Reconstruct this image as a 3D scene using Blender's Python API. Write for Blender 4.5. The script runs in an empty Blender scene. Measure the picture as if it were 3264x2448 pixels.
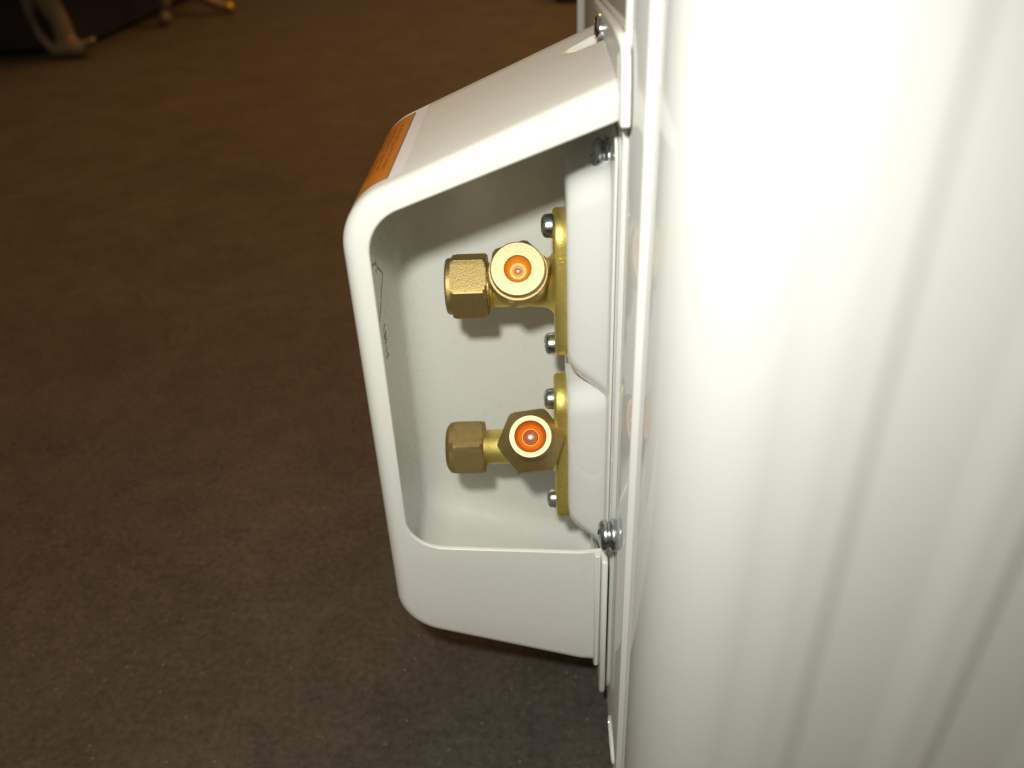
import bpy, bmesh, math, random
from mathutils import Vector, Matrix

random.seed(4)
scene = bpy.context.scene
col = scene.collection
MM = 0.001
FLOOR = 362.0            # millimetres from the floor up to the lens

# ------------------------------------------------------------------ camera
RIGHT = Vector((0.99851362, 0.02476186, -0.04855301))
DOWN = Vector((-0.02596135, -0.56719533, -0.82317402))
FWD = Vector((-0.04792236, 0.82321097, -0.56570942))
CAM = Vector((0.0, 0.0, FLOOR * MM))
cam_data = bpy.data.cameras.new('camera')
cam = bpy.data.objects.new('camera', cam_data)
col.objects.link(cam)
m = Matrix.Identity(4)
for i in range(3):
    m[i][0] = RIGHT[i]
    m[i][1] = -DOWN[i]
    m[i][2] = -FWD[i]
    m[i][3] = CAM[i]
cam.matrix_world = m
cam_data.sensor_width = 36.0
cam_data.lens = 36.0 * 2540.0 / 3264.0
cam_data.clip_start = 0.01
cam_data.clip_end = 60.0
cam_data.dof.use_dof = True
cam_data.dof.focus_distance = 0.305
cam_data.dof.aperture_fstop = 9.0
scene.camera = cam

# ------------------------------------------------------------------ light
world = bpy.data.worlds.new('World')
scene.world = world
world.use_nodes = True
bg = world.node_tree.nodes['Background']
bg.inputs['Color'].default_value = (1.0, 0.80, 0.52, 1)
bg.inputs['Strength'].default_value = 0.19

# the camera's own flash, up and to the left of the lens
flash_d = bpy.data.lights.new('camera_flash', 'SPOT')
flash_d.energy = 4.9
flash_d.color = (1.0, 1.0, 0.91)
flash_d.shadow_soft_size = 0.010
flash_d.spot_size = math.radians(124)
flash_d.spot_blend = 1.0
flash = bpy.data.objects.new('camera_flash', flash_d)
flash.location = CAM + RIGHT * -0.034 - DOWN * 0.051 - FWD * 0.030
flash.rotation_euler = (FWD + DOWN * 0.36 + RIGHT * 0.04).to_track_quat('-Z', 'Y').to_euler()
col.objects.link(flash)

# warm bulb light of the room, from overhead
room_d = bpy.data.lights.new('ceiling_lamp', 'AREA')
room_d.energy = 44.0
room_d.color = (1.0, 0.42, 0.08)
room_d.shape = 'DISK'
room_d.size = 2.0
room = bpy.data.objects.new('ceiling_lamp', room_d)
room.location = (0.55, 1.9, 1.9)
col.objects.link(room)

vs = scene.view_settings
vs.view_transform = 'Standard'
vs.look = 'None'
vs.exposure = 0.0
vs.gamma = 1.0
vs.use_curve_mapping = False
scene.cycles.use_denoising = True
scene.cycles.max_bounces = 10
scene.cycles.diffuse_bounces = 5

# ------------------------------------------------------------------ materials
def mat(name, base, rough=0.5, metal=0.0, ior=1.5, coat=0.0, bump=None, vary=None, spec=0.5):
    """bump = (scale, strength, distance_mm); vary = (scale, amount, roughness amount)"""
    mt = bpy.data.materials.new(name)
    mt.use_nodes = True
    nt = mt.node_tree
    b = nt.nodes['Principled BSDF']
    b.inputs['Base Color'].default_value = (*base, 1)
    b.inputs['Roughness'].default_value = rough
    b.inputs['Metallic'].default_value = metal
    b.inputs['IOR'].default_value = ior
    b.inputs['Coat Weight'].default_value = coat
    b.inputs['Coat Roughness'].default_value = 0.06
    b.inputs['Specular IOR Level'].default_value = spec
    tc = nt.nodes.new('ShaderNodeTexCoord')
    if vary:
        n = nt.nodes.new('ShaderNodeTexNoise')
        n.inputs['Scale'].default_value = vary[0]
        n.inputs['Detail'].default_value = 6
        nt.links.new(tc.outputs['Object'], n.inputs['Vector'])
        mx = nt.nodes.new('ShaderNodeMix')
        mx.data_type = 'RGBA'
        lo = tuple(c * (1 - vary[1]) for c in base)
        hi = tuple(min(1, c * (1 + vary[1])) for c in base)
        mx.inputs['A'].default_value = (*lo, 1)
        mx.inputs['B'].default_value = (*hi, 1)
        nt.links.new(n.outputs['Fac'], mx.inputs['Factor'])
        nt.links.new(mx.outputs['Result'], b.inputs['Base Color'])
        mr = nt.nodes.new('ShaderNodeMapRange')
        mr.inputs['To Min'].default_value = max(0, rough - vary[2])
        mr.inputs['To Max'].default_value = rough + vary[2]
        nt.links.new(n.outputs['Fac'], mr.inputs['Value'])
        nt.links.new(mr.outputs['Result'], b.inputs['Roughness'])
    if bump:
        n2 = nt.nodes.new('ShaderNodeTexNoise')
        n2.inputs['Scale'].default_value = bump[0]
        n2.inputs['Detail'].default_value = 3
        nt.links.new(tc.outputs['Object'], n2.inputs['Vector'])
        bp = nt.nodes.new('ShaderNodeBump')
        bp.inputs['Strength'].default_value = bump[1]
        bp.inputs['Distance'].default_value = bump[2] * MM
        nt.links.new(n2.outputs['Fac'], bp.inputs['Height'])
        nt.links.new(bp.outputs['Normal'], b.inputs['Normal'])
    return mt

PAINT = mat('white_gloss_paint', (0.735, 0.745, 0.725), 0.06, ior=1.62, vary=(60, 0.015, 0.03), bump=(420, 0.025, 0.10))
COVER = mat('white_cover_paint', (0.72, 0.725, 0.685), 0.28, vary=(90, 0.015, 0.04))
BRASS = mat('cast_brass', (0.93, 0.675, 0.215), 0.52, metal=1.0, vary=(1800, 0.30, 0.08), bump=(2300, 0.8, 0.15))
NUT = mat('forged_brass', (0.46, 0.345, 0.15), 0.56, metal=1.0, vary=(1900, 0.42, 0.10), bump=(1700, 0.9, 0.14))
FACE = mat('pale_brass', (0.45, 0.365, 0.205), 0.52, metal=1.0, vary=(1600, 0.45, 0.08), bump=(1800, 0.8, 0.09))
TURNED = mat('turned_brass', (0.80, 0.58, 0.22), 0.30, metal=1.0, vary=(300, 0.1, 0.06))
ORANGE = mat('orange_plastic', (0.74, 0.235, 0.006), 0.28, ior=1.45, spec=0.3)
REDORANGE = mat('red_orange_plastic', (0.66, 0.105, 0.004), 0.28, ior=1.45, spec=0.3)
COPPER = mat('copper', (0.80, 0.52, 0.42), 0.40, metal=1.0, bump=(1500, 0.2, 0.05))
ZINC = mat('zinc_plate', (0.50, 0.55, 0.60), 0.27, metal=1.0, vary=(600, 0.2, 0.08), bump=(2500, 0.15, 0.05))
CHROME = mat('bright_zinc', (0.62, 0.66, 0.70), 0.14, metal=1.0)
LABELW = mat('label_white', (0.78, 0.78, 0.80), 0.35)
LABELO = mat('label_orange', (0.55, 0.19, 0.014), 0.32, vary=(120, 0.10, 0.05))
INK = mat('print_ink', (0.05, 0.03, 0.02), 0.5)
PRINT = mat('label_print', (0.34, 0.10, 0.012), 0.5, vary=(260, 0.5, 0.1))
MOULD = mat('mark_ink', (0.28, 0.255, 0.19), 0.5)
WOOD = mat('pale_wood', (0.15, 0.125, 0.085), 0.5, vary=(18, 0.4, 0.1), bump=(60, 0.3, 3))
DARK = mat('dark_lacquer_and_shade', (0.006, 0.004, 0.004), 0.6, vary=(6, 0.2, 0.1))  # lacquer black, also painted shade under the sideboard and in the slot
GOLD = mat('brass_tip', (0.42, 0.26, 0.05), 0.45, metal=0.6)

def floor_material():
    mt = bpy.data.materials.new('worn_concrete')
    mt.use_nodes = True
    nt = mt.node_tree
    b = nt.nodes['Principled BSDF']
    b.inputs['Roughness'].default_value = 0.75
    b.inputs['Specular IOR Level'].default_value = 0.19
    tc = nt.nodes.new('ShaderNodeTexCoord')
    def noise(scale, detail, rough=0.55, dist=0.0):
        n = nt.nodes.new('ShaderNodeTexNoise')
        n.inputs['Scale'].default_value = scale
        n.inputs['Detail'].default_value = detail
        n.inputs['Roughness'].default_value = rough
        n.inputs['Distortion'].default_value = dist
        nt.links.new(tc.outputs['Object'], n.inputs['Vector'])
        return n.outputs['Fac']
    def ramp(src, stops):
        r = nt.nodes.new('ShaderNodeValToRGB')
        e = r.color_ramp.elements
        e[0].position, e[0].color = stops[0][0], (*stops[0][1], 1)
        e[1].position, e[1].color = stops[-1][0], (*stops[-1][1], 1)
        for p, c in stops[1:-1]:
            el = e.new(p)
            el.color = (*c, 1)
        nt.links.new(src, r.inputs['Fac'])
        return r.outputs['Color']
    def mix(a, bb, fac, mode='MIX'):
        x = nt.nodes.new('ShaderNodeMix')
        x.data_type = 'RGBA'
        x.blend_type = mode
        for k, v in (('A', a), ('B', bb)):
            if isinstance(v, tuple):
                x.inputs[k].default_value = (*v, 1)
            else:
                nt.links.new(v, x.inputs[k])
        if isinstance(fac, float):
            x.inputs['Factor'].default_value = fac
        else:
            nt.links.new(fac, x.inputs['Factor'])
        return x.outputs['Result']
    base = ramp(noise(9, 9, 0.62, 0.6), [(0.30, (0.054, 0.049, 0.039)), (0.50, (0.064, 0.0575, 0.046)), (0.72, (0.076, 0.068, 0.053))])
    fine = ramp(noise(260, 5, 0.7), [(0.32, (0.68, 0.68, 0.70)), (0.50, (1, 1, 1)), (0.70, (1.32, 1.3, 1.25))])
    c = mix(base, fine, 1.0, 'MULTIPLY')
    mid = ramp(noise(38, 7, 0.68, 0.8), [(0.34, (0.84, 0.85, 0.86)), (0.50, (1, 1, 1)), (0.66, (1.14, 1.12, 1.07))])
    c = mix(c, mid, 1.0, 'MULTIPLY')
    # pale grains bedded in the surface
    for sc, thr, colr in ((210, 0.20, (0.15, 0.13, 0.095)), (95, 0.12, (0.14, 0.10, 0.06))):
        v = nt.nodes.new('ShaderNodeTexVoronoi')
        v.inputs['Scale'].default_value = sc
        v.inputs['Randomness'].default_value = 1.0
        nt.links.new(tc.outputs['Object'], v.inputs['Vector'])
        near = ramp(v.outputs['Distance'], [(thr * 0.6, (1, 1, 1)), (thr, (0, 0, 0))])
        sep = nt.nodes.new('ShaderNodeSeparateColor')
        nt.links.new(v.outputs['Color'], sep.inputs['Color'])
        pick = ramp(sep.outputs['Red'], [(0.66, (0, 0, 0)), (0.98, (0.85, 0.85, 0.85))])
        f = mix(near, pick, 1.0, 'MULTIPLY')
        c = mix(c, colr, f)
    nt.links.new(c, b.inputs['Base Color'])
    bp = nt.nodes.new('ShaderNodeBump')
    bp.inputs['Strength'].default_value = 0.35
    bp.inputs['Distance'].default_value = 0.0012
    nt.links.new(noise(210, 6, 0.7), bp.inputs['Height'])
    nt.links.new(bp.outputs['Normal'], b.inputs['Normal'])
    return mt
CONCRETE = floor_material()

# ------------------------------------------------------------------ helpers (millimetres, lens at height 0)
def W(p, root=(0, 0, 0)):
    return Vector((p[0] * MM - root[0], p[1] * MM - root[1], (p[2] + FLOOR) * MM - root[2]))

UNIT_AT = (0.21, 0.35, 0.0)

def make(name, verts, faces, material, parent, root=UNIT_AT, smooth=True, angle=35.0, recalc=True):
    me = bpy.data.meshes.new(name)
    me.from_pydata([W(v, root) for v in verts], [], faces)
    bm = bmesh.new()
    bm.from_mesh(me)
    bmesh.ops.remove_doubles(bm, verts=bm.verts, dist=1e-6)
    if recalc:
        bmesh.ops.recalc_face_normals(bm, faces=bm.faces)
    for f in bm.faces:
        f.smooth = smooth
    if smooth:
        for e in bm.edges:
            if len(e.link_faces) == 2 and e.calc_face_angle(0) > math.radians(angle):
                e.smooth = False
    bm.to_mesh(me)
    bm.free()
    me.materials.append(material)
    ob = bpy.data.objects.new(name, me)
    col.objects.link(ob)
    ob.parent = parent
    if parent is None:
        ob.location = root
    return ob

def bevel(ob, width, seg=2, angle=30):
    b = ob.modifiers.new('bevel', 'BEVEL')
    b.width = width * MM
    b.segments = seg
    b.limit_method = 'ANGLE'
    b.angle_limit = math.radians(angle)
    b.harden_normals = False
    return ob

def tag(o, label, cat, group=None):
    o['label'] = label
    o['category'] = cat
    if group:
        o['group'] = group

def thing(name, loc, label, cat):
    o = bpy.data.objects.new(name, None)
    o.empty_display_size = 0.05
    o.location = loc
    col.objects.link(o)
    tag(o, label, cat)
    return o

def prism(poly, z0, z1):
    """closed XY polygon pulled up from z0 to z1"""
    n = len(poly)
    v = [(x, y, z0) for x, y in poly] + [(x, y, z1) for x, y in poly]
    f = [[i, (i + 1) % n, n + (i + 1) % n, n + i] for i in range(n)]
    f += [list(range(n))[::-1], [n + i for i in range(n)]]
    return v, f

def prism_x(poly, x0, x1):
    """closed YZ polygon pulled along X"""
    n = len(poly)
    v = [(x0, y, z) for y, z in poly] + [(x1, y, z) for y, z in poly]
    f = [[i, (i + 1) % n, n + (i + 1) % n, n + i] for i in range(n)]
    f += [list(range(n))[::-1], [n + i for i in range(n)]]
    return v, f

def frame_for(axis):
    a = Vector(axis).normalized()
    up = Vector((0, 0, 1)) if abs(a.z) < 0.95 else Vector((0, 1, 0))
    u = a.cross(up).normalized()
    return a, u, a.cross(u).normalized()

def lathe(prof, origin, axis, seg=48, cap0=True, cap1=True):
    """prof = [(distance along axis, radius)]"""
    a, u, w = frame_for(axis)
    o = Vector(origin)
    v, f = [], []
    for t, r in prof:
        for k in range(seg):
            th = 2 * math.pi * k / seg
            v.append(tuple(o + a * t + (u * math.cos(th) + w * math.sin(th)) * max(r, 1e-3)))
    for j in range(len(prof) - 1):
        for k in range(seg):
            k2 = (k + 1) % seg
            f.append([j * seg + k, j * seg + k2, (j + 1) * seg + k2, (j + 1) * seg + k])
    if cap0:
        f.append([k for k in range(seg)][::-1])
    if cap1:
        f.append([(len(prof) - 1) * seg + k for k in range(seg)])
    return v, f

def join(*parts):
    v, f = [], []
    for pv, pf in parts:
        n = len(v)
        v += list(pv)
        f += [[i + n for i in q] for q in pf]
    return v, f

def hexr(th, af, rc, turn):
    """radius of a hexagon (across flats af) cut by a circle rc"""
    a = (th - turn) % (math.pi / 3) - math.pi / 6
    return min(af / 2 / math.cos(a), rc)

def hexlathe(prof, origin, axis, af, turn, seg=120, cap0=True, cap1=True):
    """prof = [(t, limiting circle radius)]: hexagon intersected with a turned shape"""
    a, u, w = frame_for(axis)
    o = Vector(origin)
    v, f = [], []
    for t, rc in prof:
        for k in range(seg):
            th = 2 * math.pi * k / seg
            r = max(hexr(th, af, rc, turn), 1e-3)
            v.append(tuple(o + a * t + (u * math.cos(th) + w * math.sin(th)) * r))
    for j in range(len(prof) - 1):
        for k in range(seg):
            k2 = (k + 1) % seg
            f.append([j * seg + k, j * seg + k2, (j + 1) * seg + k2, (j + 1) * seg + k])
    if cap0:
        f.append([k for k in range(seg)][::-1])
    if cap1:
        f.append([(len(prof) - 1) * seg + k for k in range(seg)])
    return v, f

def tube(path, radii, seg=16):
    v, f = [], []
    n = len(path)
    for i, p in enumerate(path):
        p = Vector(p)
        d = (Vector(path[min(i + 1, n - 1)]) - Vector(path[max(i - 1, 0)])).normalized()
        a, u, w = frame_for(d)
        r = radii[i] if isinstance(radii[i], tuple) else (radii[i], radii[i])
        for k in range(seg):
            th = 2 * math.pi * k / seg
            v.append(tuple(p + u * math.cos(th) * r[0] + w * math.sin(th) * r[1]))
    for i in range(n - 1):
        for k in range(seg):
            k2 = (k + 1) % seg
            f.append([i * seg + k, i * seg + k2, (i + 1) * seg + k2, (i + 1) * seg + k])
    f.append(list(range(seg))[::-1])
    f.append([(n - 1) * seg + k for k in range(seg)])
    return v, f

def lerp(a, b, t):
    return a + (b - a) * t

# ------------------------------------------------------------------ floor
R = 12000
fl = make('floor', [(-R, -3000, -FLOOR), (R, -3000, -FLOOR), (R, R, -FLOOR), (-R, R, -FLOOR)], [[0, 1, 2, 3]], CONCRETE, None, root=(0, 0, 0), smooth=False)
fl['kind'] = 'structure'

# ------------------------------------------------------------------ the outdoor unit
unit = thing('outdoor_unit', UNIT_AT, 'white painted air conditioner outdoor unit with open valve cover and brass valves', 'air conditioner')

# casing: side wall, folded step, rounded corner and the ribbed face
prof = [(24.6, 516), (24.6, 197.6), (24.9, 197.0), (26.9, 196.6), (27.3, 196.0), (27.3, 194.5)]
Rc, cx0, cy0 = 30.0, 57.3, 194.0
for k in range(1, 41):
    th = math.pi + (math.pi / 2) * k / 40
    prof.append((cx0 + Rc * math.cos(th), cy0 + Rc * math.sin(th)))
YF = cy0 - Rc
def smoothstep(a, b, x):
    t = max(0, min(1, (x - a) / (b - a)))
    return t * t * (3 - 2 * t)
x = cx0 + 1.5
while x < 470:
    h = 0.0
    for c in range(8):
        s = 82.7 + 50.0 * c          # right, steep foot of each raised rib
        h += 1.15 * smoothstep(s - 25, s - 11, x) * (1 - smoothstep(s - 4.5, s + 4.5, x))
    prof.append((x, YF - h))
    x += 0.75
prof += [(470, 516)]
v, f = prism(prof, -FLOOR, 330)
casing = make('casing', v, f, PAINT, unit, angle=30)

# turned-out rear edge of the side wall
v, f = prism([(21.6, 516), (21.6, 514), (24.55, 513), (60, 517), (60, 519), (23, 519)], -FLOOR, 330)
bevel(make('rear_edge', v, f, PAINT, unit), 0.6)

# valve mounting plate with two pressed-out seats
def rrect(y0, y1, z0, z1, r, n=9):
    pts = []
    for cy, cz, a0 in ((y1 - r, z1 - r, 0), (y0 + r, z1 - r, 90), (y0 + r, z0 + r, 180), (y1 - r, z0 + r, 270)):
        for k in range(n):
            a = math.radians(a0 + 90 * k / (n - 1))
            pts.append((cy + r * math.cos(a), cz + r * math.sin(a)))
    return pts

plate_poly = [(230, 330), (330, 330), (330, -330), (240, -340), (233, -337), (230, -328)]
v, f = prism_x(plate_poly, 22.6, 24.55)
plate = bevel(make('valve_plate', v, f, PAINT, unit), 0.7, 3)

v, f = prism_x(rrect(239.5, 312, -268, -76, 9), 21.5, 22.52)
bevel(make('seat_sheet', v, f, PAINT, plate), 0.25, 2)

def seat(name, y0, y1, z0, z1, grow, xs, xb=21.9, r=10):
    gy, gt, gb = grow
    loops = []
    steps = [(-0.35, 0.0), (0.0, 0.02), (0.12, 0.08), (0.30, 0.25), (0.48, 0.46), (0.64, 0.66), (0.78, 0.81), (0.90, 0.91), (1.0, 0.97), (1.12, 1.01), (1.26, 1.03)]
    # t = 0 at the foot, 1 at the flat seat
    for inset, h in steps:
        t = inset
        ly0 = lerp(y0 - gy, y0, t)
        ly1 = lerp(y1 + gy, y1, t)
        lz0 = lerp(z0 - gb, z0, t)
        lz1 = lerp(z1 + gt, z1, t)
        loops.append((lerp(xb, xs, h), rrect(ly0, ly1, lz0, lz1, r)))
    for inset, dx in ((3.0, 0.0), (5.0, 0.0)):
        loops.append((xs - 0.55 + dx, rrect(y0 + inset, y1 - inset, z0 + inset, z1 - inset, r - inset * 0.6)))
    v, f = [], []
    n = len(loops[0][1])
    for x, lp in loops:
        v += [(x, y, z) for y, z in lp]
    for j in range(len(loops) - 1):
        for k in range(n):
            k2 = (k + 1) % n
            f.append([j * n + k, j * n + k2, (j + 1) * n + k2, (j + 1) * n + k])
    f.append([(len(loops) - 1) * n + k for k in range(n)])
    return make(name, v, f, PAINT, plate, angle=60)

seat('valve_seat', 252.5, 292, -170, -97, (5.5, 8, 13), 7.2)
seat('valve_seat', 252.5, 292, -250, -180.5, (5.5, 6, 14), 6.9)

# oval knock-out slot low on the side wall, with a rolled rim
def oval(yc, zc, ly, lz, n=36):
    return [(yc + ly * math.cos(2 * math.pi * k / n), zc + lz * math.sin(2 * math.pi * k / n)) for k in range(n)]
def oval_ring(yc, zc, ly, lz, w, x0, x1):
    n = 36
    v = []
    for x, g in ((x0, w), (x1, w * 0.6), (x1, 0.0), (x0, -0.1)):
        v += [(x, y, z) for y, z in oval(yc, zc, ly + g, lz + g)]
    f = []
    for j in range(3):
        for k in range(n):
            k2 = (k + 1) % n
            f.append([j * n + k, j * n + k2, (j + 1) * n + k2, (j + 1) * n + k])
    return v, f
v, f = oval_ring(214, -350, 11.0, 3.4, 1.3, 24.58, 23.5)
ring = make('slot_rim', v, f, PAINT, casing)
on = oval(214, -350, 11.0, 3.4)
make('slot', [(24.5, y, z) for y, z in on], [list(range(36))], DARK, casing, smooth=False)  # flat dark oval over the uncut wall, stands for shade inside the opening

# ------------------------------------------------------------------ screws
def screw_mesh(name, r, h, material, cross=True, slot=False):
    """pan head on the origin, dome towards local -X"""
    me = bpy.data.meshes.new(name)
    rings, seg = 16, 64
    v, f = [], []
    prof = [(0.0, r * 1.0), (-h * 0.12, r * 1.02), (-h * 0.5, r * 0.98)]
    for k in range(1, rings + 1):
        a = (math.pi / 2) * k / rings
        rr = r * 0.98 * math.cos(a) ** 0.75
        prof.append((-h * (0.5 + 0.5 * math.sin(a)), max(rr, 0.004)))
    for x, rr in prof:
        for k in range(seg):
            th = 2 * math.pi * k / seg + 0.35
            y, z = rr * math.cos(th), rr * math.sin(th)
            xx = x
            if cross and rr < r * 0.62 and x < -h * 0.45:
                if abs(y) < r * 0.16 or abs(z) < r * 0.16:
                    xx = x + h * 0.42
            if slot and x < -h * 0.45 and abs(y) < r * 0.14:
                xx = max(x, -h * 0.5)
            v.append((xx * MM, y * MM, z * MM))
    for j in range(len(prof) - 1):
        for k in range(seg):
            k2 = (k + 1) % seg
            f.append([j * seg + k, j * seg + k2, (j + 1) * seg + k2, (j + 1) * seg + k])
    f.append([(len(prof) - 1) * seg + k for k in range(seg)])
    me.from_pydata(v, [], f)
    bm = bmesh.new()
    bm.from_mesh(me)
    bmesh.ops.recalc_face_normals(bm, faces=bm.faces)
    for q in bm.faces:
        q.smooth = True
    for e in bm.edges:
        if len(e.link_faces) == 2 and e.calc_face_angle(0) > math.radians(40):
            e.smooth = False
    bm.to_mesh(me)
    bm.free()
    me.materials.append(material)
    return me

PAN = screw_mesh('pan_screw', 4.3, 4.3, ZINC)
def flanged_screw(name, r, material):
    """domed head over a rounded collar with a groove between, dome towards local -X"""
    prof = [(0.0, r * 0.86), (-0.7, r * 0.95), (-1.9, r), (-3.0, r * 0.97), (-3.4, r * 0.90), (-3.5, r * 0.80), (-4.2, r * 0.80), (-4.3, r * 0.90), (-4.7, r * 0.97), (-5.3, r * 0.97)]
    for k in range(1, 13):
        a = (math.pi / 2) * k / 12
        prof.append((-5.3 - 2.7 * math.sin(a), max(r * 0.97 * math.cos(a) ** 0.8, 0.01)))
    v, f = [], []
    seg = 56
    for x, rr in prof:
        for k in range(seg):
            th = 2 * math.pi * k / seg
            y, z = rr * math.cos(th), rr * math.sin(th)
            xx = x
            if rr < r * 0.6 and x < -5.5 and (abs(y) < r * 0.14 or abs(z) < r * 0.14):
                xx = x + 1.6
            v.append((xx * MM, y * MM, z * MM))
    for q in range(len(prof) - 1):
        for k in range(seg):
            k2 = (k + 1) % seg
            f.append([q * seg + k, q * seg + k2, (q + 1) * seg + k2, (q + 1) * seg + k])
    f.append([(len(prof) - 1) * seg + k for k in range(seg)])
    me = bpy.data.meshes.new(name)
    me.from_pydata(v, [], f)
    bm = bmesh.new()
    bm.from_mesh(me)
    bmesh.ops.recalc_face_normals(bm, faces=bm.faces)
    for q in bm.faces:
        q.smooth = True
    for e in bm.edges:
        if len(e.link_faces) == 2 and e.calc_face_angle(0) > math.radians(45):
            e.smooth = False
    bm.to_mesh(me)
    bm.free()
    me.materials.append(material)
    return me
BIG = flanged_screw('plate_screw', 6.3, ZINC)
TOPS = screw_mesh('cover_screw', 5.4, 3.6, CHROME, cross=True)

def put_screw(me, loc, parent, turn=0.0):
    ob = bpy.data.objects.new('screw', me)
    col.objects.link(ob)
    ob.parent = parent
    ob.location = W(loc, UNIT_AT)
    ob.rotation_euler = (turn, 0, 0)
    return ob

put_screw(BIG, (24.7, 220.6, -223.3), casing, 0.4)
put_screw(BIG, (23.6, 266, -90.4), plate, 0.9)

# ------------------------------------------------------------------ the cover
def outline(c, rad, inset=0.0, n=(60, 16, 44, 16, 44)):
    """open rounded line of four corners, moved inwards by inset; ends stay on the end X"""
    P = [Vector(p) for p in c]
    dirs = [(P[i + 1] - P[i]).normalized() for i in range(3)]
    nrm = [Vector((-d.y, d.x)) for d in dirs]                 # left of travel
    cen = Vector((-20, -190))
    lines = []
    for i in range(3):
        nn = nrm[i]
        if nn.dot(cen - P[i]) < 0:
            nn = -nn
        lines.append((P[i] + nn * inset, dirs[i]))
    def cross(l1, l2):
        (p, d), (q, e) = l1, l2
        den = d.x * e.y - d.y * e.x
        t = ((q.x - p.x) * e.y - (q.y - p.y) * e.x) / den
        return p + d * t
    def atx(l, x):
        p, d = l
        return p + d * ((x - p.x) / d.x)
    C = [atx(lines[0], c[0][0]), cross(lines[0], lines[1]), cross(lines[1], lines[2]), atx(lines[2], c[3][0])]
    pts = []
    prev = C[0]
    for i in (1, 2):
        r = max(rad[i - 1] - inset, 1.2)
        d0, d1 = (C[i - 1] - C[i]).normalized(), (C[i + 1] - C[i]).normalized()
        half = math.acos(max(-1, min(1, d0.dot(d1)))) / 2
        tl = r / math.tan(half)
        a, b = C[i] + d0 * tl, C[i] + d1 * tl
        cc = C[i] + (d0 + d1).normalized() * (r / math.sin(half))
        k = n[(i - 1) * 2]
        pts += [prev.lerp(a, t / k) for t in range(k)]
        a0 = math.atan2(a.y - cc.y, a.x - cc.x)
        a1 = math.atan2(b.y - cc.y, b.x - cc.x)
        while a1 - a0 > math.pi:
            a1 -= 2 * math.pi
        while a1 - a0 < -math.pi:
            a1 += 2 * math.pi
        k = n[(i - 1) * 2 + 1]
        pts += [cc + r * Vector((math.cos(lerp(a0, a1, t / k)), math.sin(lerp(a0, a1, t / k)))) for t in range(k)]
        prev = b
    k = n[4]
    pts += [prev.lerp(C[3], t / k) for t in range(k + 1)]
    return pts

OUT = [(22.0, -56.5), (-64.5, -91.5), (-69.0, -285.0), (19.2, -315.0)]
ORAD = (22.0, 24.0)
OPEN = [(22.0, -67.0), (-56.0, -95.5), (-59.5, -236.5), (19.2, -242.0)]
QRAD = (17.0, 15.0)
Y0, Y1 = 228.0, 318.0

TROUGH_Y, TROUGH_Z, TROUGH_R = 290.0, -55.8, 6.6
def trough(x, y, z):
    """screwdriver groove pressed into the sloping top of the cover"""
    d = abs(y - TROUGH_Y)
    if d < TROUGH_R and z > -95 and x > -60:
        zt = TROUGH_Z - math.sqrt(TROUGH_R ** 2 - d * d)
        return min(z, zt)
    return z

rows = []      # each row: list of (x, y, z)
def row(pts, y):
    rows.append([(p.x, y, p.y) for p in pts])

# outer wall from the back to the front, finer where the groove runs
o0 = outline(OUT, ORAD)
for ins, y in ((6.0, Y1), (2.5, Y1 - 1.2), (0.8, Y1 - 3.2)):
    row(outline(OUT, ORAD, ins), y)
ys = [Y1 - 6, 306, 300]
yy = 297.6
while yy > 282.4:
    ys.append(yy)
    yy -= 0.5
ys += [280, 270, 255, 243, Y0 + 6.0]
for y in ys:
    rows.append([(p.x, y, trough(p.x, y, p.y)) for p in o0])
FR = 5.5
for k in range(1, 8):
    a = (math.pi / 2) * k / 7
    row(outline(OUT, ORAD, FR * (1 - math.cos(a))), Y0 + FR - FR * math.sin(a))
# front rim, slightly bent back near the wall end
q0 = outline(OPEN, QRAD)
e0 = outline(OUT, ORAD, FR)
def bend(x, z):
    return 0.16 * max(0.0, x - 10.5) if z < -225 else 0.0
for t in (0.25, 0.5, 0.75, 0.93):
    row([a.lerp(b, t) for a, b in zip(e0, q0)], Y0)
row(outline(OPEN, QRAD, 0.10), Y0 + 0.12)
row(outline(OPEN, QRAD, 0.45), Y0 + 0.55)
row(outline(OPEN, QRAD, 0.45), Y0 + 1.9)
row(outline(OPEN, QRAD, 0.0), Y0 + 2.4)
# inner wall
T = 2.5
row([a.lerp(b, 0.25) for a, b in zip(outline(OUT, ORAD, T), q0)], Y0 + 2.6)
for y in (Y0 + 6, 245, 262, 280, 292):
    row(outline(OUT, ORAD, T + 0.5 * (y - Y0) / 60), y)
YB = 306.0
FB = 13.0
for k in range(1, 9):
    a = (math.pi / 2) * k / 8
    row(outline(OUT, ORAD, T + 0.6 + FB * (1 - math.cos(a))), YB - FB + FB * math.sin(a))
n = len(rows[0])
verts, faces = [], []
for ri, rr in enumerate(rows):
    for (x, y, z) in rr:
        verts.append((x, y + (bend(x, z) if y < Y0 + 3 else 0.0), z))
for j in range(len(rows) - 1):
    for k in range(n - 1):
        faces.append([j * n + k, j * n + k + 1, (j + 1) * n + k + 1, (j + 1) * n + k])
def fill(j):
    faces.append([j * n + k for k in range(n)])
fill(0)
fill(len(rows) - 1)
cover = make('valve_cover', verts, faces, COVER, unit, angle=42, recalc=True)

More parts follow.
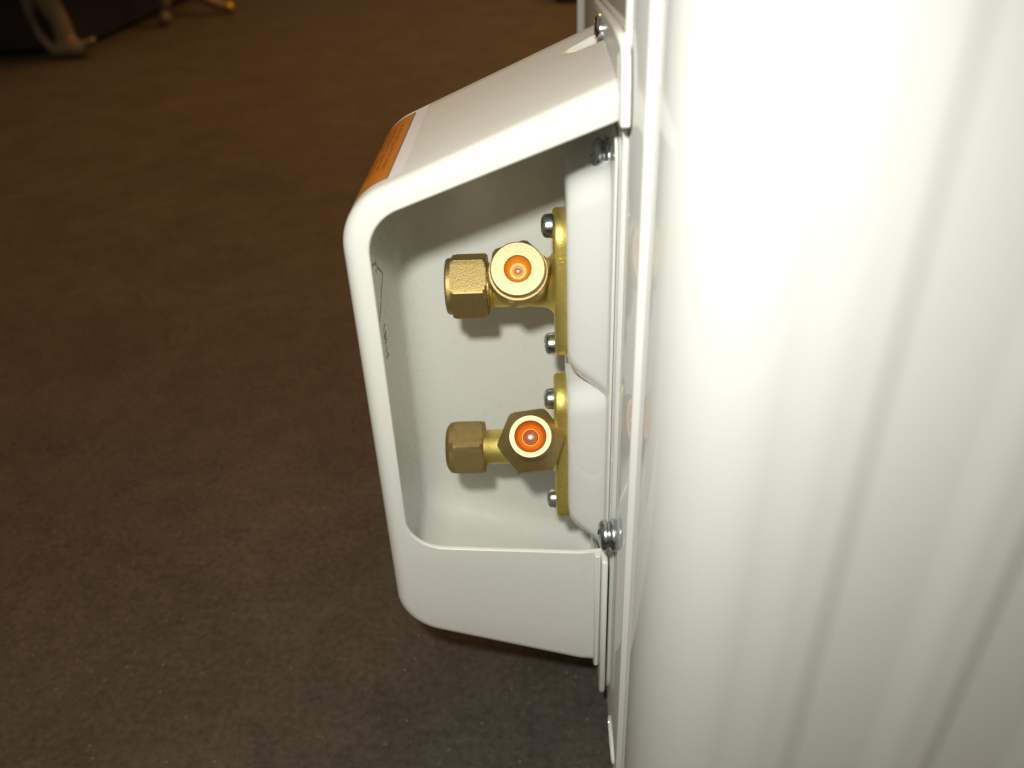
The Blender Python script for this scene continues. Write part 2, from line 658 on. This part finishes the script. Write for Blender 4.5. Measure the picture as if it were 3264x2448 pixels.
# flange of the cover, standing proud above and below it
fl_poly = [(227.5, -66), (229.5, -49), (234, -46.5), (330, -53.5), (330, -66)]
v, f = prism_x(fl_poly, 20.7, 22.5)
bevel(make('flange', v, f, COVER, cover), 0.6, 3)
path = [(219.6, -67.2), (220.4, -61), (221.6, -55), (223.2, -50.2), (225.6, -47.0), (229, -45.2), (234, -44.6), (242, -44.9), (262, -46.4), (330, -52.2)]
vv, ff = [], []
for k, (y, z) in enumerate(path):
    a, b = path[max(k - 1, 0)], path[min(k + 1, len(path) - 1)]
    d = Vector((b[0] - a[0], b[1] - a[1])).normalized()
    nn = Vector((d.y, -d.x)) * lerp(6.5, 3.0, smoothstep(222, 230, y))                    # towards the inside of the flange
    t = smoothstep(226, 231, y)
    xa, xb = lerp(20.9, 19.9, t), lerp(23.8, 22.5, t)
    vv += [(xa, y, z), (xb, y, z), (xb, y + nn.x, z + nn.y), (xa, y + nn.x, z + nn.y)]
for k in range(len(path) - 1):
    for q in range(4):
        ff.append([k * 4 + q, k * 4 + (q + 1) % 4, k * 4 + 4 + (q + 1) % 4, k * 4 + 4 + q])
ff += [[0, 1, 2, 3], [len(vv) - 4, len(vv) - 3, len(vv) - 2, len(vv) - 1]]
bevel(make('flange_lip', vv, ff, COVER, cover), 0.7, 3, 50)
low_poly = [(224.5, -242.2), (223.5, -244), (223.5, -326), (225.5, -331), (316, -331), (300, -300), (236, -262), (231, -242.2)]
v, f = prism_x(low_poly, 18.9, 21.4)
bevel(make('flange', v, f, COVER, cover), 0.8, 3)
v, f = prism([(16.4, 227.2), (18.6, 227.2), (18.95, 229), (18.95, 232), (16.0, 232)], -313.2, -242.3)
bevel(make('end_rib', v, f, COVER, cover), 0.6, 2)

put_screw(TOPS, (21.4, TROUGH_Y, TROUGH_Z + 0.6), cover, 0.2)

# warning label wrapped over the upper corner
def sheet(name, s0, s1, ya, yb, off, material, parent, root=UNIT_AT):
    pts = outline(OUT, ORAD, -off)
    ln = [0.0]
    for a, b in zip(pts, pts[1:]):
        ln.append(ln[-1] + (b - a).length)
    def at(s):
        for k in range(len(ln) - 1):
            if ln[k + 1] >= s:
                return pts[k].lerp(pts[k + 1], (s - ln[k]) / (ln[k + 1] - ln[k]))
        return pts[-1]
    vv, ff = [], []
    kx, ky = 40, 3
    for i in range(kx + 1):
        p = at(lerp(s0, s1, i / kx))
        for j in range(ky + 1):
            vv.append((p.x, lerp(ya, yb, j / ky), p.y))
    for i in range(kx):
        for j in range(ky):
            a = i * (ky + 1) + j
            ff.append([a, a + 1, a + ky + 2, a + ky + 1])
    return make(name, vv, ff, material, parent, root=root)
S0 = 70.5
lab = sheet('warning_label', S0, S0 + 70, 235.6, 311, 0.10, LABELW, cover)
sheet('label_border', S0 + 5.4, S0 + 66, 237.3, 308.5, 0.16, INK, cover)
sheet('label_field', S0 + 5.75, S0 + 65.6, 237.6, 308.2, 0.22, LABELO, cover)
rnd = random.Random(8)
pv, pf = [], []
for k in range(7):
    s = S0 + 9 + k * 3.1
    ya = 247 + rnd.random() * 8
    while ya < 296:
        L = 3 + rnd.random() * 9
        o = sheet('t', s, s + 1.0 + rnd.random() * 0.8, ya, min(ya + L, 298), 0.27, INK, None, root=(0, 0, 0))
        me = o.data
        b0 = len(pv)
        pv += [((q.co.x) / MM, q.co.y / MM, q.co.z / MM - FLOOR) for q in me.vertices]
        pf += [[i + b0 for i in p.vertices] for p in me.polygons]
        bpy.data.objects.remove(o)
        bpy.data.meshes.remove(me)
        ya += L + 1.6
make('label_print', pv, pf, PRINT, cover)

# moulded mark on the inside of the left wall
STROKES = [[(263.2, -124.7), (263.4, -126.7)], [(263.2, -126.4), (261.0, -124.9), (257.2, -124.0), (255.9, -124.7), (255.4, -125.9), (255.5, -129.0), (255.7, -132.1), (255.5, -135.7)], [(265.5, -128.1), (266.1, -129.3), (271.6, -133.7), (272.0, -135.0), (269.6, -137.0), (266.3, -138.5), (264.9, -141.2)], [(265.5, -128.1), (265.1, -129.2)], [(262.4, -128.1), (262.0, -129.1)], [(255.1, -137.0), (254.2, -139.1), (254.3, -141.9), (255.1, -147.0), (258.2, -145.8), (260.9, -144.0), (263.8, -141.8)], [(251.7, -124.1), (252.5, -127.8), (252.5, -132.3)],
           [(264.4, -152.0), (264.6, -152.7), (261.7, -153.2)], [(263.2, -154.9), (265.0, -156.8), (261.2, -155.4), (264.1, -157.5), (261.6, -156.5)], [(261.2, -157.0), (264.7, -159.2), (263.5, -159.6), (261.3, -159.3)], [(264.0, -162.0), (260.9, -162.5)], [(262.9, -164.2), (264.4, -166.1), (261.2, -165.3), (261.4, -166.3)]]
def wall_x(y, z):
    base = lerp(-64.5, -69.0, (z + 91.5) / (-285 + 91.5))
    return base + T + 0.5 * (y - Y0) / 60
def stroke_set(sts, w):
    pv, pf = [], []
    for st in sts:
        for (ya, za), (yb, zb) in zip(st, st[1:]):
            d = Vector((yb - ya, zb - za))
            if d.length < 1e-4:
                continue
            nrm = Vector((-d.y, d.x)).normalized() * w
            e = d.normalized() * w * 0.5
            b0 = len(pv)
            for y, z in ((ya + nrm.x - e.x, za + nrm.y - e.y), (yb + nrm.x + e.x, zb + nrm.y + e.y), (yb - nrm.x + e.x, zb - nrm.y + e.y), (ya - nrm.x - e.x, za - nrm.y - e.y)):
                pv.append((wall_x(y, z) + 0.12, y, z))
            pf.append([b0, b0 + 1, b0 + 2, b0 + 3])
    return pv, pf
pv, pf = stroke_set(STROKES[:7], 0.34)
make('moulded_mark', pv, pf, MOULD, cover, smooth=False)
pv, pf = stroke_set(STROKES[7:], 0.3)
make('moulded_lettering', pv, pf, MOULD, cover, smooth=False)

# ------------------------------------------------------------------ valves
def text_mesh(name, txt, size, depth, origin, xdir, normal, material, parent):
    cu = bpy.data.curves.new('t', 'FONT')
    cu.body = txt
    cu.size = size * MM
    cu.extrude = depth * MM
    cu.align_x = 'CENTER'
    cu.align_y = 'CENTER'
    cu.resolution_u = 4
    tmp = bpy.data.objects.new('t', cu)
    col.objects.link(tmp)
    dg = bpy.context.evaluated_depsgraph_get()
    me = bpy.data.meshes.new_from_object(tmp.evaluated_get(dg))
    bpy.data.objects.remove(tmp)
    bpy.data.curves.remove(cu)
    z = Vector(normal).normalized()
    x = Vector(xdir)
    x = (x - z * x.dot(z)).normalized()
    y = z.cross(x)
    mw = Matrix((x, y, z)).transposed().to_4x4()
    mw.translation = W(origin, UNIT_AT)
    me.transform(mw)
    me.name = name
    me.materials.clear()
    me.materials.append(material)
    ob = bpy.data.objects.new(name, me)
    col.objects.link(ob)
    ob.parent = parent
    return ob

def flange_solid(y0, y1, z0, z1, x_front, x_back, r, waist=None):
    pts = rrect(y0, y1, z0, z1, r, 8)
    loops = []
    for x, ins in ((x_back, 0.5), (x_back - 0.5, 0.0), (x_front + 1.3, 0.0), (x_front + 0.4, 0.45), (x_front, 1.5)):
        loops.append((x, rrect(y0 + ins, y1 - ins, z0 + ins, z1 - ins, r - ins * 0.6, 8)))
    v, f = [], []
    n = len(pts)
    for x, lp in loops:
        v += [(x, y, z) for y, z in lp]
    for j in range(len(loops) - 1):
        for k in range(n):
            k2 = (k + 1) % n
            f.append([j * n + k, j * n + k2, (j + 1) * n + k2, (j + 1) * n + k])
    f.append(list(range(n))[::-1])
    f.append([(len(loops) - 1) * n + k for k in range(n)])
    return v, f

def service_valve(B, xf, xb, z0, z1, xneck, rb, tilt, L, xcap):
    ax = Vector((-1, 0, 0))
    al = math.radians(tilt)
    ca = Vector((0.0, -math.cos(al), math.sin(al)))
    fl = flange_solid(257.0, 280.0, z0, z1, xf, xb, 9)
    # barrel towards the nut, flaring into the flange
    L0 = xf + 0.5
    prof = [(0.0, 13.2), (0.6, 11.6), (1.6, 10.2), (3.2, 9.2), (5.5, rb + 0.5), (9, rb), (L0 - xneck - 1.0, rb), (L0 - xneck - 0.4, rb - 0.4), (L0 - xneck + 6, rb - 0.4)]
    barrel = lathe(prof, (L0, B[1], B[2]), ax, 64, cap0=False)
    # stem housing that carries the cap
    house = lathe([(-3, rb), (0, rb), (2, rb - 0.3), (L * 0.5, rb - 0.3)], (xcap, B[1], B[2]), ca, 48)
    v, f = join(fl, barrel, house)
    body = make('service_valve', v, f, BRASS, unit, angle=50)
    return body, ca

# upper valve
UB = (-10.3, 270.0, -139.8)
up, uca = service_valve(UB, 2.2, 7.3, -168, -110.5, -22.0, 8.4, 40, 24, -10.3)
up['label'] = 'upper brass valve, its cap ending in a broad flat drum'
v, f = hexlathe([(0, 11.6), (0.5, 12.2), (1.2, 13.2), (12.0, 13.2), (13.2, 12.3), (13.3, 11.5)], (-22.6, UB[1], UB[2]), (-1, 0, 0), 22.4, math.radians(16))
nut = make('flare_nut', v, f, NUT, up, angle=18)
v, f = lathe([(13.0, 10.7), (14.8, 10.7), (15.5, 10.2), (15.6, 6.0), (12.0, 5.8)], (-22.6, UB[1], UB[2]), (-1, 0, 0), 64)
make('nut_collar', v, f, NUT, up, angle=35)
for k, t in enumerate((20.6, 21.6)):
    v, f = lathe([(0, 8.5), (0.3, 9.1), (0.6, 8.5)], (-t + 0.3, UB[1], UB[2]), (-1, 0, 0), 48)
    make('thread_ring', v, f, TURNED, up)
base = Vector(UB)
Lu = 24.6
o = base + uca * 12.6
v, f = hexlathe([(0, 10.6), (0.8, 11.6), (5.0, 11.6), (7.5, 11.6), (8.3, 10.4)], o, uca, 20.8, math.radians(16))
make('cap_hexagon', v, f, NUT, up, angle=18)
o2 = base + uca * 20.8
H = Lu - 20.8
v, f = lathe([(0, 9.6), (0.2, 9.75), (H - 0.5, 9.75), (H, 9.3), (H, 4.9), (H - 0.3, 4.65), (H - 4.5, 4.5)], o2, uca, 72, cap0=False, cap1=False)
make('cap_drum', v, f, FACE, up, angle=35)
v, f = lathe([(H - 0.7, 4.62), (H - 1.1, 4.45), (H - 2.6, 3.9), (H - 3.7, 2.9), (H - 4.1, 2.2), (H - 3.5, 1.95), (H - 3.4, 1.6), (H - 4.2, 1.5)], o2, uca, 56, cap0=False)
make('orange_plug', v, f, ORANGE, up, angle=60)
v, f = lathe([(H - 4.2, 1.5)] + [(H - 4.2 + 1.5 * math.sin(math.pi / 2 * k / 8), 1.5 * math.cos(math.pi / 2 * k / 8)) for k in range(1, 9)], o2, uca, 32, cap0=False)
make('pin', v, f, COPPER, up)
put_screw(PAN, (2.3, 264.5, -114.2), up, 0.3)
put_screw(PAN, (2.3, 264.5, -163.2), up, 0.9)
text_mesh('cast_letter', 'e', 5.0, 0.22, (4.9, 256.95, -124.5), (0, 0, 1), (0, -1, 0), BRASS, up)

# lower valve
LB = (-8.3, 270.0, -218.4)
lo, lca = service_valve(LB, 1.3, 7.0, -253.5, -183, -28.4, 7.6, 45, 30, -8.3)
lo['label'] = 'lower brass valve, its wide hexagon cap holding a red plug'
v, f = hexlathe([(0, 11.0), (0.6, 11.9), (1.3, 13.2), (11.0, 13.2), (12.6, 12.4), (14.6, 11.0), (15.8, 9.6), (16.4, 8.4), (16.4, 5.0), (12, 4.8)], (-29.0, LB[1], LB[2]), (-1, 0, 0), 22.2, math.radians(39))
make('flare_nut', v, f, NUT, lo, angle=18)
base = Vector(LB)
o = base + lca * 13.0
# smaller hexagon of the body behind the cap
v, f = hexlathe([(0, 11.2), (0.6, 11.9), (7, 11.9)], base + lca * 6.0, lca, 21.0, math.radians(30))
make('body_hexagon', v, f, BRASS, lo, angle=18)
v, f = hexlathe([(0, 13.2), (1.2, 14.6), (6.6, 14.6), (8.2, 13.6), (9.6, 12.0), (12.6, 9.2), (14.2, 8.7)], o, lca, 25.0, math.radians(7))
make('cap_hexagon', v, f, NUT, lo, angle=20)
o2 = base + lca * 27.0
H = 8.2
v, f = lathe([(0, 8.75), (H - 0.6, 8.65), (H, 8.2), (H, 6.35), (H - 0.3, 6.1), (H - 7, 5.9)], o2, lca, 72, cap0=False, cap1=False)
make('cap_rim', v, f, FACE, lo, angle=35)
v, f = lathe([(H - 0.9, 6.05), (H - 1.4, 5.85), (H - 2.4, 5.3), (H - 3.0, 4.75)], o2, lca, 56, cap0=False, cap1=False)
make('red_plug', v, f, REDORANGE, lo, angle=60)
v, f = lathe([(H - 2.9, 4.8), (H - 2.75, 4.6), (H - 3.1, 4.4), (H - 4.1, 3.9), (H - 4.3, 3.5), (H - 3.7, 3.3), (H - 3.7, 3.1), (H - 4.6, 3.0)], o2, lca, 56, cap0=False)
make('orange_ring', v, f, ORANGE, lo, angle=60)
v, f = lathe([(H - 4.6, 3.0)] + [(H - 4.6 + 2.9 * math.sin(math.pi / 2 * k / 10), 3.0 * math.cos(math.pi / 2 * k / 10)) for k in range(1, 11)], o2, lca, 40, cap0=False)
make('pin', v, f, COPPER, lo)
put_screw(PAN, (1.4, 264.5, -189.5), lo, 0.5)
put_screw(PAN, (1.4, 264.5, -244), lo, 1.2)

# ------------------------------------------------------------------ far furniture
SB = (-1.25, 2.3, 0.0)
side = thing('sideboard', SB, 'dark sideboard standing on pale curved feet at the far left', 'furniture')
def box(x0, x1, y0, y1, z0, z1):
    p = [(x0, y0), (x1, y0), (x1, y1), (x0, y1)]
    return prism(p, z0 - FLOOR, z1 - FLOOR)
v, f = box(-1650, -950, 1790, 2960, 193, 850)
bevel(make('carcase', v, f, DARK, side, root=SB), 8, 2)
v, f = box(-1620, -1062, 1920, 2920, 12, 193)
make('under_shade', v, f, DARK, side, root=SB)  # near-black block added to stand for the shadow under the sideboard
def foot(strands, tip=None):
    parts = []
    for path, rad in strands:
        parts.append(tube(path, rad, 12))
    v, f = join(*parts)
    o = make('foot', v, f, WOOD, side, root=SB)
    rm = o.modifiers.new('fuse', 'REMESH')
    rm.mode = 'VOXEL'
    rm.voxel_size = 0.006
    rm.use_smooth_shade = True
    if tip:
        v, f = lathe([(0, 9), (8, 14), (18, 14), (26, 6)], tip, (1, -0.2, 0.1), 20)
        make('foot_tip', v, f, GOLD, o, root=SB)
    return o
foot([([(-1081, 1871, -160), (-1072, 1871, -229), (-1065, 1871, -257), (-1057, 1871, -284), (-1055, 1871, -315), (-1062, 1869, -342)], [24, 24, 24, 21, 21, 19]),
      ([(-1091, 1871, -188), (-1110, 1871, -237), (-1117, 1871, -273), (-1112, 1871, -310), (-1095, 1869, -338), (-1072, 1867, -348)], [21, 15, 11, 10, 12, 14]),
      ([(-1091, 1867, -351), (-1062, 1865, -344), (-1038, 1864, -340), (-1014, 1862, -344)], [11, 19, 21, 16]),
      ([(-1025, 1862, -340), (-1000, 1858, -331), (-985, 1856, -323)], [13, 9, 7])])
foot([([(-959, 2205, -160), (-952, 2200, -284), (-957, 2200, -310), (-965, 2200, -331)], [24, 19, 16, 14]),
      ([(-983, 2200, -350), (-968, 2198, -344), (-952, 2198, -334)], [10, 15, 11])])
foot([([(-978, 2360, -160), (-940, 2355, -282), (-914, 2351, -314), (-882, 2351, -335), (-851, 2351, -346)], [24, 21, 17, 15, 13])], (-858, 2351, -347))

DB = (0.075, 2.35, 0.0)
v, f = prism([(42, 2256), (122, 2256), (122, 2350), (42, 2350)], -FLOOR, -FLOOR + 120)
db = make('floor_block', v, f, DARK, None, root=DB)
bevel(db, 6, 2)
tag(db, 'small black block on the floor beside the top edge of the white casing', 'block')
